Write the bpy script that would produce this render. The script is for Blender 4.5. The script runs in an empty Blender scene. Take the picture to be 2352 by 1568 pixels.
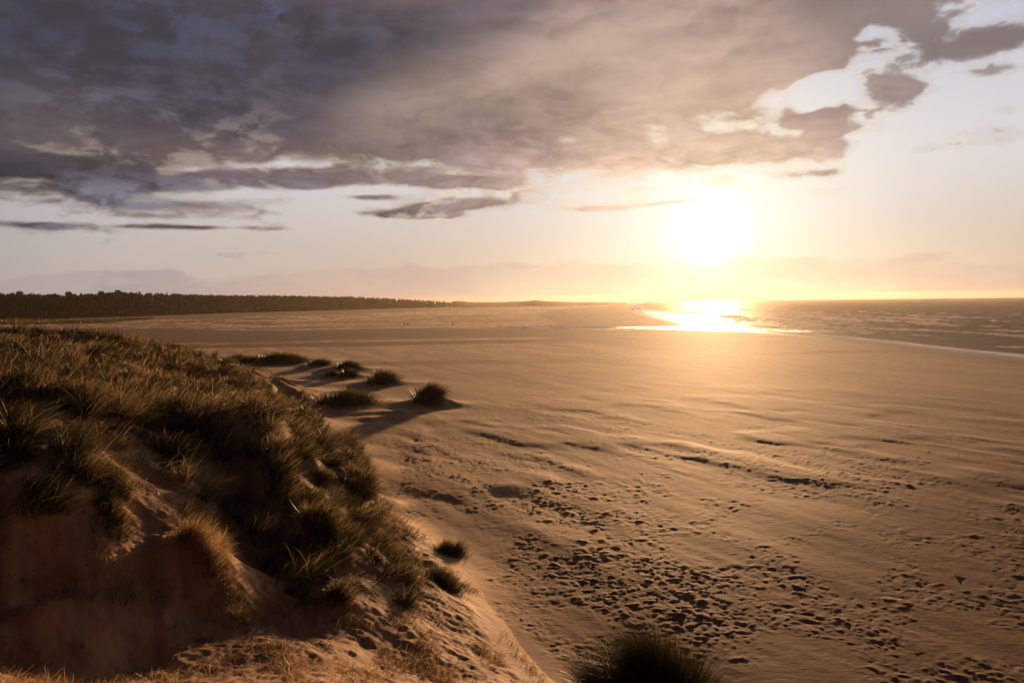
import bpy, math, random
import numpy as np
from mathutils import Vector, Matrix

random.seed(7)
rng = np.random.default_rng(11)
scene = bpy.context.scene
COL = scene.collection

# ------------------------------------------------------------------ camera model
W, Hh, F = 2352.0, 1568.0, 1811.0
CAM = np.array([0.0, 0.0, 11.0])
PITCH = math.atan2(784 - 692.0, F)
ROLL = math.radians(0.66)
_f = np.array([0, math.cos(PITCH), -math.sin(PITCH)])
_r0 = np.array([1.0, 0, 0]); _u0 = np.array([0, math.sin(PITCH), math.cos(PITCH)])
_u = _u0 * math.cos(ROLL) + _r0 * math.sin(ROLL)
_r = _r0 * math.cos(ROLL) - _u0 * math.sin(ROLL)

def ray(px, py):
    d = _f + _r * (px - W / 2) / F + _u * (Hh / 2 - py) / F
    return d
def on_z(px, py, z=0.0):
    d = ray(px, py); t = (z - CAM[2]) / d[2]
    return CAM + d * t
def at_y(px, py, Y):
    d = ray(px, py); return CAM + d * (Y / d[1])
def azel(px, py):
    d = ray(px, py); d = d / np.linalg.norm(d)
    return math.degrees(math.atan2(d[0], d[1])), math.degrees(math.asin(d[2]))
def project(x, y, z):
    P = np.stack([x - CAM[0], y - CAM[1], z - CAM[2]], -1)
    c = np.maximum(P @ _f, 1e-3)
    return W / 2 + F * (P @ _r) / c, Hh / 2 - F * (P @ _u) / c

cam_d = bpy.data.cameras.new('camera'); cam = bpy.data.objects.new('camera', cam_d); COL.objects.link(cam)
cam_d.sensor_width = 36; cam_d.lens = 36 * F / W; cam_d.clip_start = 0.1; cam_d.clip_end = 40000
M = Matrix(((_r[0], _u[0], -_f[0], CAM[0]), (_r[1], _u[1], -_f[1], CAM[1]), (_r[2], _u[2], -_f[2], CAM[2]), (0, 0, 0, 1)))
cam.matrix_world = M
scene.camera = cam

# ------------------------------------------------------------------ numpy noise
_perm = rng.permutation(4096)
_val = rng.random(4096)
def vnoise(x, y, s=0):
    xi = np.floor(x).astype(np.int64); yi = np.floor(y).astype(np.int64)
    fx = x - xi; fy = y - yi
    fx = fx * fx * fx * (fx * (fx * 6 - 15) + 10); fy = fy * fy * fy * (fy * (fy * 6 - 15) + 10)
    def h(a, b): return _val[(_perm[(a + s * 131) & 4095] + b * 57) & 4095]
    return (h(xi, yi) * (1 - fx) + h(xi + 1, yi) * fx) * (1 - fy) + (h(xi, yi + 1) * (1 - fx) + h(xi + 1, yi + 1) * fx) * fy
def fbm(x, y, o=4, s=0, g=0.5):
    t = 0; a = 1; n = 0
    for k in range(o):
        t = t + a * vnoise(x * 2 ** k + 17.3 * k, y * 2 ** k - 9.1 * k, s + k); n += a; a *= g
    return t / n
def sstep(a, b, x):
    t = np.clip((x - a) / (b - a), 0, 1); return t * t * (3 - 2 * t)
def inpoly(px, py, poly):
    ins = np.zeros(px.shape, bool); n = len(poly)
    for i in range(n):
        x1, y1 = poly[i]; x2, y2 = poly[(i + 1) % n]
        if y1 == y2: continue
        c = ((y1 > py) != (y2 > py)) & (px < (x2 - x1) * (py - y1) / (y2 - y1) + x1)
        ins ^= c
    return ins
def distline(x, y, pts):
    best = np.full(x.shape, 1e9)
    for (x1, y1), (x2, y2) in zip(pts[:-1], pts[1:]):
        dx, dy = x2 - x1, y2 - y1; L = dx * dx + dy * dy + 1e-9
        t = np.clip(((x - x1) * dx + (y - y1) * dy) / L, 0, 1)
        best = np.minimum(best, np.hypot(x - x1 - t * dx, y - y1 - t * dy))
    return best

# ------------------------------------------------------------------ helpers
def mesh_obj(name, verts, faces_list, mat, parent=None, attrs=None, smooth=True):
    """faces_list: list of int arrays (n,k)"""
    me = bpy.data.meshes.new(name)
    verts = np.asarray(verts, np.float32)
    me.vertices.add(len(verts)); me.vertices.foreach_set('co', verts.ravel())
    loops = np.concatenate([np.asarray(f, np.int32).ravel() for f in faces_list])
    tot = np.concatenate([np.full(len(f), f.shape[1], np.int32) for f in faces_list])
    start = np.concatenate([[0], np.cumsum(tot)[:-1]]).astype(np.int32)
    me.loops.add(len(loops)); me.loops.foreach_set('vertex_index', loops)
    me.polygons.add(len(tot)); me.polygons.foreach_set('loop_start', start)
    me.polygons.foreach_set('loop_total', tot)
    me.update(calc_edges=True)
    if smooth: me.polygons.foreach_set('use_smooth', np.ones(len(tot), bool))
    for k, v in (attrs or {}).items():
        a = me.attributes.new(k, 'FLOAT', 'POINT'); a.data.foreach_set('value', np.asarray(v, np.float32).ravel())
    me.materials.append(mat)
    o = bpy.data.objects.new(name, me); COL.objects.link(o)
    if parent: o.parent = parent
    return o
def tag(o, label=None, cat=None, group=None, kind=None):
    if label: o['label'] = label
    if cat: o['category'] = cat
    if group: o['group'] = group
    if kind: o['kind'] = kind
    return o
def empty(name, loc):
    o = bpy.data.objects.new(name, None); COL.objects.link(o); o.location = loc; o.empty_display_size = 0.2
    return o

class X:
    """tiny expression wrapper over Math nodes"""
    def __init__(s, nt, sock): s.nt = nt; s.s = sock
    def _m(s, op, b=None, c=None, clamp=False):
        n = s.nt.nodes.new('ShaderNodeMath'); n.operation = op; n.use_clamp = clamp
        s.nt.links.new(s.s, n.inputs[0])
        for i, v in ((1, b), (2, c)):
            if v is None: continue
            if isinstance(v, X): s.nt.links.new(v.s, n.inputs[i])
            else: n.inputs[i].default_value = v
        return X(s.nt, n.outputs[0])
    def __add__(s, b): return s._m('ADD', b)
    def __sub__(s, b): return s._m('SUBTRACT', b)
    def __mul__(s, b): return s._m('MULTIPLY', b)
    def __truediv__(s, b): return s._m('DIVIDE', b)
    def clamp(s): return s._m('ADD', 0.0, clamp=True)
    def max(s, b): return s._m('MAXIMUM', b)
    def min(s, b): return s._m('MINIMUM', b)
    def exp(s): return s._m('EXPONENT')
    def pow(s, b): return s._m('POWER', b)
    def ss(s, a, b):
        n = s.nt.nodes.new('ShaderNodeMapRange'); n.interpolation_type = 'SMOOTHSTEP'
        s.nt.links.new(s.s, n.inputs[0]); n.inputs[1].default_value = a; n.inputs[2].default_value = b
        return X(s.nt, n.outputs[0])
    def lin(s, a, b, c=0.0, d=1.0):
        n = s.nt.nodes.new('ShaderNodeMapRange'); s.nt.links.new(s.s, n.inputs[0])
        n.inputs[1].default_value = a; n.inputs[2].default_value = b; n.inputs[3].default_value = c; n.inputs[4].default_value = d
        return X(s.nt, n.outputs[0])
def mixc(nt, f, a, b, mode='MIX'):
    n = nt.nodes.new('ShaderNodeMix'); n.data_type = 'RGBA'; n.blend_type = mode; n.clamp_factor = True
    for i, v in ((0, f), (6, a), (7, b)):
        if isinstance(v, X): nt.links.new(v.s, n.inputs[i])
        elif isinstance(v, (tuple, list)): n.inputs[i].default_value = (*v, 1)
        elif isinstance(v, (int, float)): n.inputs[i].default_value = v
        else: nt.links.new(v, n.inputs[i])
    return n.outputs[2]
def noise(nt, vec, scale, detail=4, rough=0.55, dist=0.0, w=None):
    n = nt.nodes.new('ShaderNodeTexNoise'); n.inputs['Scale'].default_value = scale
    n.inputs['Detail'].default_value = detail; n.inputs['Roughness'].default_value = rough
    n.inputs['Distortion'].default_value = dist
    if w is not None: n.noise_dimensions = '4D'; n.inputs['W'].default_value = w
    if vec is not None: nt.links.new(vec, n.inputs['Vector'])
    return X(nt, n.outputs[0])
def mapping(nt, vec, scale=(1, 1, 1), rot=(0, 0, 0), loc=(0, 0, 0)):
    n = nt.nodes.new('ShaderNodeMapping'); nt.links.new(vec, n.inputs[0])
    n.inputs['Scale'].default_value = scale; n.inputs['Rotation'].default_value = rot; n.inputs['Location'].default_value = loc
    return n.outputs[0]
def new_mat(name):
    m = bpy.data.materials.new(name); m.use_nodes = True; nt = m.node_tree
    b = nt.nodes['Principled BSDF']; return m, nt, b
def attr(nt, name):
    n = nt.nodes.new('ShaderNodeAttribute'); n.attribute_name = name; return X(nt, n.outputs['Fac'])
def bump(nt, h, strength, dist, bsdf):
    n = nt.nodes.new('ShaderNodeBump'); n.inputs['Strength'].default_value = strength; n.inputs['Distance'].default_value = dist
    nt.links.new(h.s, n.inputs['Height']); nt.links.new(n.outputs[0], bsdf.inputs['Normal']); return n

# ------------------------------------------------------------------ sun + sky
SUN_AZ, SUN_EL = azel(1632, 530)
sd = np.array([math.sin(math.radians(SUN_AZ)) * math.cos(math.radians(SUN_EL)), math.cos(math.radians(SUN_AZ)) * math.cos(math.radians(SUN_EL)), math.sin(math.radians(SUN_EL))])
sl = bpy.data.lights.new('sun', 'SUN'); sl.energy = 5.0; sl.angle = math.radians(0.6); sl.color = (1.0, 0.58, 0.28)
so = bpy.data.objects.new('sun', sl); COL.objects.link(so)
so.rotation_mode = 'QUATERNION'; so.rotation_quaternion = Vector(sd).to_track_quat('Z', 'Y')

world = bpy.data.worlds.new('World'); scene.world = world; world.use_nodes = True
def build_world():
    nt = world.node_tree; nt.nodes.clear()
    out = nt.nodes.new('ShaderNodeOutputWorld'); bg = nt.nodes.new('ShaderNodeBackground'); nt.links.new(bg.outputs[0], out.inputs[0])
    sky = nt.nodes.new('ShaderNodeTexSky'); sky.sky_type = 'NISHITA'; sky.sun_disc = False
    sky.sun_elevation = math.radians(SUN_EL); sky.sun_rotation = math.radians(SUN_AZ)
    sky.dust_density = 2.0
    nt.links.new(sky.outputs[0], bg.inputs[0]); bg.inputs[1].default_value = 0.0015
build_world()

def build_sky():
    """dome of lit cloud and air, coloured by direction; sunlight passes through it"""
    az_ = np.concatenate([np.linspace(-180, -44, 70)[:-1], np.linspace(-44, 46, 1450), np.linspace(46, 180, 70)[1:]])
    el_ = np.concatenate([np.linspace(-6, -0.6, 8)[:-1], np.linspace(-0.6, 31, 640), np.linspace(31, 89.9, 30)[1:]])
    a, e = np.meshgrid(az_, el_); ar, er = np.radians(a), np.radians(e)
    dx, dy, dz = np.sin(ar) * np.cos(er), np.cos(ar) * np.cos(er), np.sin(er)
    ang = np.degrees(np.arccos(np.clip(dx * sd[0] + dy * sd[1] + dz * sd[2], -1, 1)))
    zz = np.maximum(dz, 0) + 0.10; qx, qy = dx / zz, dy / zz
    def bl(px, py, sx, sy, rot=0):
        A, E = azel(px, py); k = 31.6; u = a - A; v = e - E
        if rot:
            c, s_ = math.cos(math.radians(rot)), math.sin(math.radians(rot)); u, v = u * c + v * s_, v * c - u * s_
        return np.exp(-0.5 * ((u * k / sx) ** 2 + (v * k / sy) ** 2))
    def bls(L):
        t = 0
        for l in L: t = t + l[0] * bl(*l[1:])
        return t
    def curve(pts):
        P = [azel(*p) for p in pts]; return np.interp(a, [p[0] for p in P], [p[1] for p in P])
    # noises: on the cloud plane (perspective streaks) and in angle (billows)
    w1 = fbm(a / 5, e / 2.5, 4, 301) - 0.5; w2 = fbm(a / 5, e / 2.5, 4, 311) - 0.5
    n_pl = fbm(qx * 1.6 + w1, qy * 1.6 + w2, 6, 321, 0.55)
    n_pl2 = fbm(qx * 5.5 + 2 * w1, qy * 5.5 + 2 * w2, 5, 331, 0.58)
    n_a = fbm(a / 6.5 + w1 * 0.8, e / 1.7 + w2 * 0.8, 7, 341, 0.56)
    n_b = fbm(a / 2.4 + w1, e / 1.1 + w2, 6, 351, 0.6)
    bil = 1 - np.abs(fbm(a / 1.9 + w1 * 1.5, e / 1.0 + w2 * 1.5, 5, 361, 0.55) * 2 - 1) * 2.2     # billows
    B = curve([(-300, 500), (0, 498), (250, 494), (450, 482), (650, 476), (820, 458), (1000, 428), (1150, 410), (1300, 402), (1460, 394), (1500, 366), (1640, 372), (1780, 376), (1900, 352), (1935, 330), (1950, 250), (1975, 190), (2020, 150), (2090, 40), (2150, -10), (2352, -60), (2600, -120)])
    dens = np.where(e > B, (e - B) * 0.75, (e - B) * 0.5) + (n_a - 0.5) * 4.4 + (n_pl2 - 0.5) * 1.8 + (n_b - 0.5) * 2.4
    rgt = sstep(15, 27, a) * sstep(4, 9, e)
    dens = dens + rgt * ((n_b - 0.5) * 3.4 + (fbm(a / 1.1 + w1, e / 0.7 + w2, 5, 371, .6) - .5) * 2.6)
    dens = dens + bls([
        (-2.2, 2040, 70, 44, 13, -20), (-2.4, 2225, 26, 90, 18, 10), (-2.6, 2330, 132, 60, 12), (-6.5, 1850, 228, 44, 26), (-4.0, 1900, 185, 90, 18, 10), (-3.0, 2010, 120, 60, 18), (-2.6, 1990, 66, 44, 18, 20), (-2.6, 640, 446, 150, 9, 3), (-1.6, 520, 384, 90, 7, 5), (-0.8, 240, 506, 130, 6, 0), (-2.0, 870, 436, 60, 8),
        (3.6, 2065, 215, 58, 28), (3.0, 2135, 252, 40, 12, -14), (4.8, 2190, 112, 140, 28, -6), (2.2, 2090, 90, 80, 50), (2.6, 2080, 40, 60, 20, -10), (3.2, 2330, 80, 50, 18), (3.2, 2312, 250, 30, 13), (2.0, 1990, 20, 70, 40), (2.4, 1885, 262, 40, 14), (2.2, 2270, 160, 40, 8), (2.0, 1960, 290, 40, 8),
        (3.8, 2240, 312, 80, 13, 4), (2.6, 2110, 346, 60, 7), (3.0, 1895, 396, 62, 7), (3.0, 2345, 322, 50, 10), (2.6, 1885, 268, 46, 12), (1.6, 2280, 165, 40, 9),
        (4.4, 1030, 472, 84, 9, 3), (4.0, 930, 494, 84, 7), (2.8, 440, 521, 120, 4), (2.2, 60, 517, 70, 6), (3.0, 1080, 418, 70, 9), (2.6, 850, 452, 40, 5),
        (2.8, 1540, 464, 60, 4, 4), (2.4, 1370, 479, 40, 4), (2.2, 1700, 352, 160, 12), (3.0, 1815, 232, 16, 26), (-1.4, 640, 40, 40, 12, -40), (-1.2, 840, 182, 26, 8, -30), (-2.0, 1400, 30, 30, 12)])
    cov = np.clip((dens + 0.45 + 0.7 * rgt) / (1.4 + 2.6 * rgt), 0, 1); cov = (cov * cov * (3 - 2 * cov))[..., None]
    thick = sstep(0.2, 3.2, dens)
    col3 = lambda r, g, b_: np.array([r, g, b_])
    def mx(f, A, Bc):
        f = np.clip(f, 0, 1); f = f[..., None] if f.ndim == 2 else f
        return A * (1 - f) + Bc * f
    lowc = mx(sstep(1, 10, e), col3(.60, .47, .365), col3(.66, .635, .65))
    clear = mx(sstep(8, 22, e), lowc, col3(.47, .52, .65))
    clear = mx(sstep(-2, -34, a) * 0.6, clear, col3(.44, .42, .44))
    clear = mx(0.92 * np.exp(-(ang / 10.5) ** 2), clear, col3(.98, .92, .80))
    clear = mx(sstep(24, 8, ang) * sstep(6, 0, e) * 0.5, clear, col3(.95, .78, .50))
    clear = mx(sstep(38, 75, ang), clear, col3(.05, .052, .075))
    # cloud body
    xs = [0, 7, 13, 20, 29, 39, 48, 56, 180]
    cl = np.array([(.80, .60, .40), (.67, .475, .365), (.42, .30, .265), (.245, .180, .182), (.140, .105, .122), (.088, .069, .088), (.046, .044, .060), (.024, .026, .040), (.024, .026, .040)])
    cc = np.stack([np.interp(ang, xs, cl[:, i]) for i in range(3)], -1)
    lump = 0.45 * n_pl + 0.25 * n_pl2 + 0.30 * n_a
    cc = cc * (0.54 + 0.9 * sstep(0.32, 0.68, lump))[..., None] * (1.0 + 0.6 * (n_b - 0.5))[..., None]
    wv = 0.6 + 0.9 * (n_pl2 - 0.2)
    dark = np.clip(bls([(.9, 60, 30, 440, 120), (.65, 560, 120, 260, 80), (.75, 900, 80, 240, 60, 12), (.75, 2180, 105, 150, 34), (.2, 2070, 215, 70, 26), (.2, 2240, 315, 110, 12), (.8, 1960, 20, 130, 50, -10), (.55, 1130, 235, 120, 26, 18), (.5, 480, 280, 260, 24)]), 0, 1) * wv
    cc = mx(dark, cc, col3(.048, .044, .058))
    light = np.clip(bls([(.6, 940, 225, 130, 46, 24), (.6, 1250, 140, 200, 44, 28), (.6, 1650, 120, 220, 70), (.4, 60, 250, 100, 36), (.5, 350, 345, 260, 24), (.5, 1560, 240, 160, 60), (.4, 1700, 310, 200, 20)]), 0, 1) * wv
    cc = mx(light, cc, mx(sstep(44, 10, ang), col3(.17, .125, .113), col3(.56, .41, .325)))
    blue = np.clip(bls([(.6, 645, 40, 40, 12, -40), (.6, 842, 184, 20, 6, -30), (.35, 500, 60, 300, 60), (.6, 420, 455, 340, 26), (.5, 1120, 10, 60, 16), (.25, 300, 200, 240, 60), (.45, 100, 500, 200, 20), (.3, 1400, 32, 24, 9), (.6, 700, 465, 120, 14)]), 0, 1)
    cc = mx(blue * sstep(0.35, 0.65, n_b), cc, mx(sstep(9, 17, e), col3(.30, .30, .37), col3(.10, .11, .19)))
    cc = mx(rgt * 0.5, cc, col3(.30, .245, .255))
    # silver and gold linings
    rimc = mx(sstep(46, 8, ang), col3(.44, .35, .30), col3(1.0, .85, .67))
    rim = sstep(-0.5, 0.4, dens) * sstep(1.6, 0.3, dens)
    cc = mx(rim * (0.45 + 0.3 * sstep(0.5, 0.65, n_b)), cc, rimc)
    fold = sstep(0.52, 0.72, n_b) * sstep(0.58, 0.44, n_a) *  sstep(14.5, 8, e) * sstep(12, 22, ang)
    cc = mx(fold * 0.65, cc, rimc * 0.85)
    cc = mx(sstep(28, 44, e), cc, col3(.024, .025, .038)); cc = mx(sstep(58, 85, ang), cc, col3(.020, .022, .036))
    col = clear * (1 - cov) + cc * cov
    # low bank of cloud over the horizon
    Bk = curve([(-300, 622), (0, 624), (150, 608), (330, 616), (480, 638), (600, 630), (700, 612), (850, 612), (1100, 606), (1400, 602), (1650, 602), (1900, 588), (2150, 588), (2280, 600), (2352, 604)])
    bkd = (Bk - e) * 1.5 + (n_b - 0.5) * 1.5 + (n_a - 0.5) * 1.6
    bk = sstep(-0.15, 0.45, bkd) * (0.45 + 0.35 * sstep(0.4, 0.6, n_a)) * sstep(0.0, 1.2, e + 0.6)
    bkc = mx(np.exp(-(ang / 11.0) ** 2), col3(.52, .385, .34), col3(.92, .74, .50))
    bkc = mx(sstep(-10, -30, a), bkc, col3(.34, .305, .325))
    col = mx(bk * 0.95, col, bkc)
    glow = lambda s_, k: (np.exp(-(ang / s_) ** 2 / 2) * k)[..., None]
    col = col + glow(0.8, 2.0) * col3(1, .98, .92) + (np.exp(-ang / 1.35) * 1.45)[..., None] * col3(1, .95, .82) + (np.exp(-ang / 7.0) * .08)[..., None] * col3(1, .82, .58)
    col = col * (1 - 0.42 * np.exp(-(e / 0.5) ** 2))[..., None] * 0.74
    col = np.where((e < -0.5)[..., None], col * 0.4, col)
    R = 25000.0; nr, nc = a.shape
    V = np.stack([dx, dy, dz], -1).reshape(-1, 3) * R
    idx = np.arange(nr * nc).reshape(nr, nc)
    q = np.stack([idx[:-1, :-1], idx[:-1, 1:], idx[1:, 1:], idx[1:, :-1]], -1).reshape(-1, 4)
    m = bpy.data.materials.new('sky_glow'); m.use_nodes = True; nt = m.node_tree; nt.nodes.clear()
    out = nt.nodes.new('ShaderNodeOutputMaterial'); em = nt.nodes.new('ShaderNodeEmission'); tr = nt.nodes.new('ShaderNodeBsdfTransparent')
    ad = nt.nodes.new('ShaderNodeAddShader'); at = nt.nodes.new('ShaderNodeAttribute'); at.attribute_name = 'sky_colour'
    nt.links.new(at.outputs['Color'], em.inputs[0]); nt.links.new(em.outputs[0], ad.inputs[0]); nt.links.new(tr.outputs[0], ad.inputs[1]); nt.links.new(ad.outputs[0], out.inputs[0])
    m.cycles.emission_sampling = 'NONE'
    o = mesh_obj('sky', V, [q], m)
    at_ = o.data.attributes.new('sky_colour', 'FLOAT_COLOR', 'POINT'); c4 = np.ones((nr * nc, 4), np.float32); c4[:, :3] = col.reshape(-1, 3); at_.data.foreach_set('color', c4.ravel())
    tag(o, 'broken cloud deck lit gold around the low sun', 'sky', kind='structure')
build_sky()

# ------------------------------------------------------------------ terrain
# dune control points: pixel, pixel, height in metres
ctrl = []
def C(px, py, Y=None, z=None):
    p = at_y(px, py, Y) if Y is not None else on_z(px, py, z)
    ctrl.append((p[0], p[1], p[2]))
RIDGE = {(450, 1250, 18.2), (525, 1350, 17.2), (610, 1460, 15.8), (700, 1568, 14.6)}
for a in [(q[0], q[1], q[2] * (1 + 0.20 * min(1, max(0, (q[1] - 1120) / 200)) * min(1, max(0, (760 - q[0]) / 200)) * (0.87 if q in RIDGE else 1.1) + 0.22 * min(1, max(0, (q[1] - 1330) / 200)) * min(1, max(0, (520 - q[0]) / 200)))) for q in [(0, 1568, 10.8), (150, 1500, 11.8), (290, 1400, 13.8), (300, 1480, 12.8), (420, 1500, 13), (100, 1330, 14), (0, 1230, 16), (150, 1230, 17), (300, 1240, 18.3),
          (450, 1190, 19), (450, 1250, 18.2), (525, 1350, 17.2), (610, 1460, 15.8), (700, 1568, 14.6), (400, 1380, 15.5), (500, 1490, 14), (560, 1568, 12.6), (300, 1568, 11.8),
          (350, 1150, 24), (420, 1120, 25.5), (550, 1120, 28.5), (570, 1240, 24.2), (640, 1340, 21.4), (600, 1320, 20.5), (680, 1410, 19.2), (720, 1480, 17.6), (760, 1568, 15.8),
          (640, 1470, 16.9), (690, 1540, 15.7),
          (200, 1060, 22), (100, 1080, 20.5), (0, 1100, 19), (260, 1130, 20.5), (350, 970, 31), (200, 950, 28), (0, 930, 26), (400, 1060, 27.5), (120, 990, 24.5),
          (600, 960, 34.5), (500, 980, 32), (620, 1060, 28.5), (700, 1140, 26.5), (745, 1230, 25), (775, 1330, 22.7), (770, 1410, 21), (700, 1040, 32.5), (760, 1080, 35),
          (830, 1050, 41), (800, 1160, 33), (860, 1250, 28.5), (920, 1340, 25), (870, 1470, 20.8), (800, 1440, 20.6), (800, 1520, 18.0), (940, 1420, 23), (1000, 1530, 20.3), (900, 1568, 18.6), (1050, 1480, 22.3),
          (0, 850, 42), (200, 850, 48), (400, 880, 50), (500, 900, 54), (100, 810, 60), (300, 830, 65),
          (0, 775, 78), (150, 772, 82), (300, 788, 88), (430, 808, 96), (520, 860, 84), (560, 895, 74), (640, 925, 70), (700, 965, 62), (640, 1000, 48),
          (-200, 780, 72), (-300, 900, 30), (-300, 1100, 18), (-250, 1300, 13), (-200, 1500, 9), (-100, 1568, 12), (80, 1440, 13.5)]]:
    C(a[0], a[1], a[2])
# foot of the dune, on the beach
foot = [(480, 818), (560, 850), (640, 888), (735, 960), (770, 1010), (845, 1055), (850, 1150), (905, 1190), (1000, 1240), (1080, 1310), (1150, 1400), (1230, 1490), (1305, 1568)]
for p in foot: C(p[0], p[1], z=0.0)
fw = [on_z(*p)[:2] for p in foot]
for (x, y) in fw:
    ctrl.append((x + 6, y + 3, -0.9))
# the back of the far crest falls to the beach, and the ground under the camera
ctrl += [(-95, 120, 0), (-75, 125, -0.5), (-55, 130, -1), (-140, 110, 0.5), (-30, 26 + 40, -0.0 + 7), (-60, 60, 8), (-45, 35, 8), (-30, 15, 8.5), (-20, 5, 9),
         (0, 0, 9.35), (0, 4, 8.0), (1.6, 9.1, 6.15), (-0.5, 9, 5.7), (4.2, 9.0, 5.4), (1.5, 14, 3.0), (1.5, 18, 1.2), (-3, 9, 5.8), (-6, 4, 8.0), (8, 8, 3.8), (6, 13, 1.0), (12, 6, 2.0), (14, 10, 0), (3, 20, 0), (20, 2, 0), (9, 16, -0.6), (5, 0, 8.2), (12, 0, 4)]
ctrl = np.array(ctrl)
def rbf_fit(P, smooth=0.02):
    X_, Z = P[:, :2], P[:, 2]; n = len(P)
    d = np.hypot(X_[:, None, 0] - X_[None, :, 0], X_[:, None, 1] - X_[None, :, 1])
    K = -d + np.eye(n) * -smooth          # linear (biharmonic in 3-D) kernel: no overshoot
    A = np.zeros((n + 1, n + 1)); A[:n, :n] = K; A[:n, n] = 1; A[n, :n] = 1
    w = np.linalg.solve(A, np.concatenate([Z, [0]]))
    return w
_w = rbf_fit(ctrl)
def dune_base(x, y):
    sh = x.shape; x = x.ravel(); y = y.ravel(); out = np.full(x.shape, _w[-1])
    for i, c in enumerate(ctrl):
        out -= _w[i] * (np.sqrt((x - c[0]) ** 2 + (y - c[1]) ** 2 + 0.25))
    return out.reshape(sh)

def wp(pts, z=0.0): return [tuple(on_z(px, py, z)[:2]) for px, py in pts]
R_FAR = 5200.0
# shoreline (pixels on the beach plane), then closed far out at sea
shore_px = [(2800, 868), (2600, 846), (2352, 819), (2200, 804), (2080, 790), (1990, 780), (1900, 771), (1850, 767), (1770, 761), (1700, 758.5), (1640, 757.5), (1560, 755.5), (1450, 754), (1330, 753.4), (1180, 752.4),
            (1180, 750.9), (1330, 750.2), (1450, 750.2), (1560, 750.2), (1612, 749), (1604, 743), (1570, 736), (1530, 729), (1495, 721), (1462, 713), (1448, 707.5), (1466, 704), (1450, 701), (1462, 698.6)]
shore_w = wp(shore_px)
sea_poly = shore_w + [(R_FAR * 0.17, R_FAR), (R_FAR * 3, R_FAR * 1.5), (R_FAR * 3, 60.0)]
def shore_sd(x, y):
    d = distline(x, y, shore_w)
    ins = inpoly(x, y, sea_poly)
    return np.where(ins, -d, d)        # positive inland

mounds = [  # px,py(base on beach), radius x,y, height
    (535, 836, 5.5, 4.5, 0.9), (640, 834, 9, 5, 1.1), (735, 842, 3.6, 3.0, 0.7), (798, 850, 4.5, 3, 0.9), (760, 866, 3, 2, 0.5), (803, 866, 3, 2.0, 0.6), (880, 882, 4.2, 2.2, 0.7),
    (795, 930, 6.0, 3.4, 0.6), (985, 930, 2.7, 1.9, 0.8), (1015, 932, 2.6, 1.5, 0.4), (900, 950, 5, 1.3, 0.20), (860, 962, 3.5, 1.2, 0.15), (660, 880, 5, 3, 0.5), (700, 905, 5, 2.4, 0.5), (565, 850, 5, 4, 0.6), (1172, 1120, 1.3, 1.3, 0.16)]
def beach_h(x, y):
    z = 0.10 * (fbm(x / 38, y / 60, 3, 5) - 0.5)
    wd = (x * 0.45 - y * 0.89); wn = (x * 0.89 + y * 0.45)       # drift direction axes
    r = np.hypot(x, y)
    z = z + 0.12 * sstep(125, 50, r) * sstep(30, 48, r) * sstep(0.42, 0.72, fbm(wd / 9, wn / 4.2, 3, 21)) + 0.09 * sstep(110, 50, r) * (fbm(wd / 12, wn / 2.5, 4, 23) - 0.5)
    for (px, py, rx, ry, h) in mounds:
        c = on_z(px, py)
        z = z + h * np.exp(-0.5 * (((x - c[0]) / rx * 1.6) ** 2 + ((y - c[1]) / ry * 1.4) ** 2) ** 0.9)
    return z
def height(x, y, detail=True):
    r = np.hypot(x, y)
    d = np.where(r < 220, 1, 0)
    db = np.full(x.shape, -5.0)
    m = (r < 230) & (x < 60)
    db[m] = dune_base(x[m], y[m])
    bh = beach_h(x, y)
    # hummocks in the dune
    up = sstep(0.2, 1.6, db)
    hum = (fbm(x / 3.4, y / 4.2, 3, 31) - 0.5) * 2.3 + (fbm(x / 1.3, y / 1.6, 2, 41) - 0.5) * 0.42
    near = sstep(17, 31, r)
    db2 = db + up * hum * (0.10 + 0.90 * near)
    # smooth union
    k = 0.8
    h = np.clip(0.5 + 0.5 * (db2 - bh) / k, 0, 1)
    z = bh * (1 - h) + db2 * h + k * h * (1 - h) * 0.5
    return z, db

# polar grid seen from above the camera spot
NA, NR = 1250, 760
azs = np.radians(np.linspace(-52, 52, NA))
# rows: fine where the beach is near, coarse far
dep = [1.2]
def step(D):
    s = D * D / (11 * 788.0)            # one render pixel of depth
    return max(0.055, min(s * 0.75, 900)) if D > 20 else 0.06
D = 1.2
rows = [D]
while D < R_FAR:
    D += step(D); rows.append(D)
rows[-1] = R_FAR
rows = np.array(rows)
NR = len(rows)
print('grid', NA, NR)
AZ, RR = np.meshgrid(azs, rows)
GX = np.sin(AZ) * RR; GY = np.cos(AZ) * RR
GZ, DB = height(GX, GY)
PX, PY = project(GX, GY, GZ)
SDR = shore_sd(GX, GY)

# wind-worn lumps and footprints: one jittered dent or crumb per cell
def cells(x, y, size, seed, dens, el=1.6):
    cx = np.floor(x / size); cy = np.floor(y / size)
    out = np.zeros(x.shape)
    for i in (-1, 0, 1):
        for j in (-1, 0, 1):
            a = (cx + i).astype(np.int64); b = (cy + j).astype(np.int64)
            def h(s): return _val[(_perm[(a * 7 + s * 31 + seed) & 4095] + b * 113 + s * 17) & 4095]
            qx = (a + h(1)) * size; qy = (b + h(2)) * size
            on = (h(3) < dens).astype(float)
            th = h(4) * 3.14; ra = size * (0.20 + 0.28 * h(5)); am = 0.5 + 0.9 * h(6)
            ux = (x - qx) * np.cos(th) + (y - qy) * np.sin(th); uy = -(x - qx) * np.sin(th) + (y - qy) * np.cos(th)
            rr = (ux / (ra * el)) ** 2 + (uy / ra) ** 2
            sg = np.where(h(7) < 0.58, 1.0, -0.8)
            out += on * am * sg * np.exp(-(rr ** 1.5) * 1.6)
    return out
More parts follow.
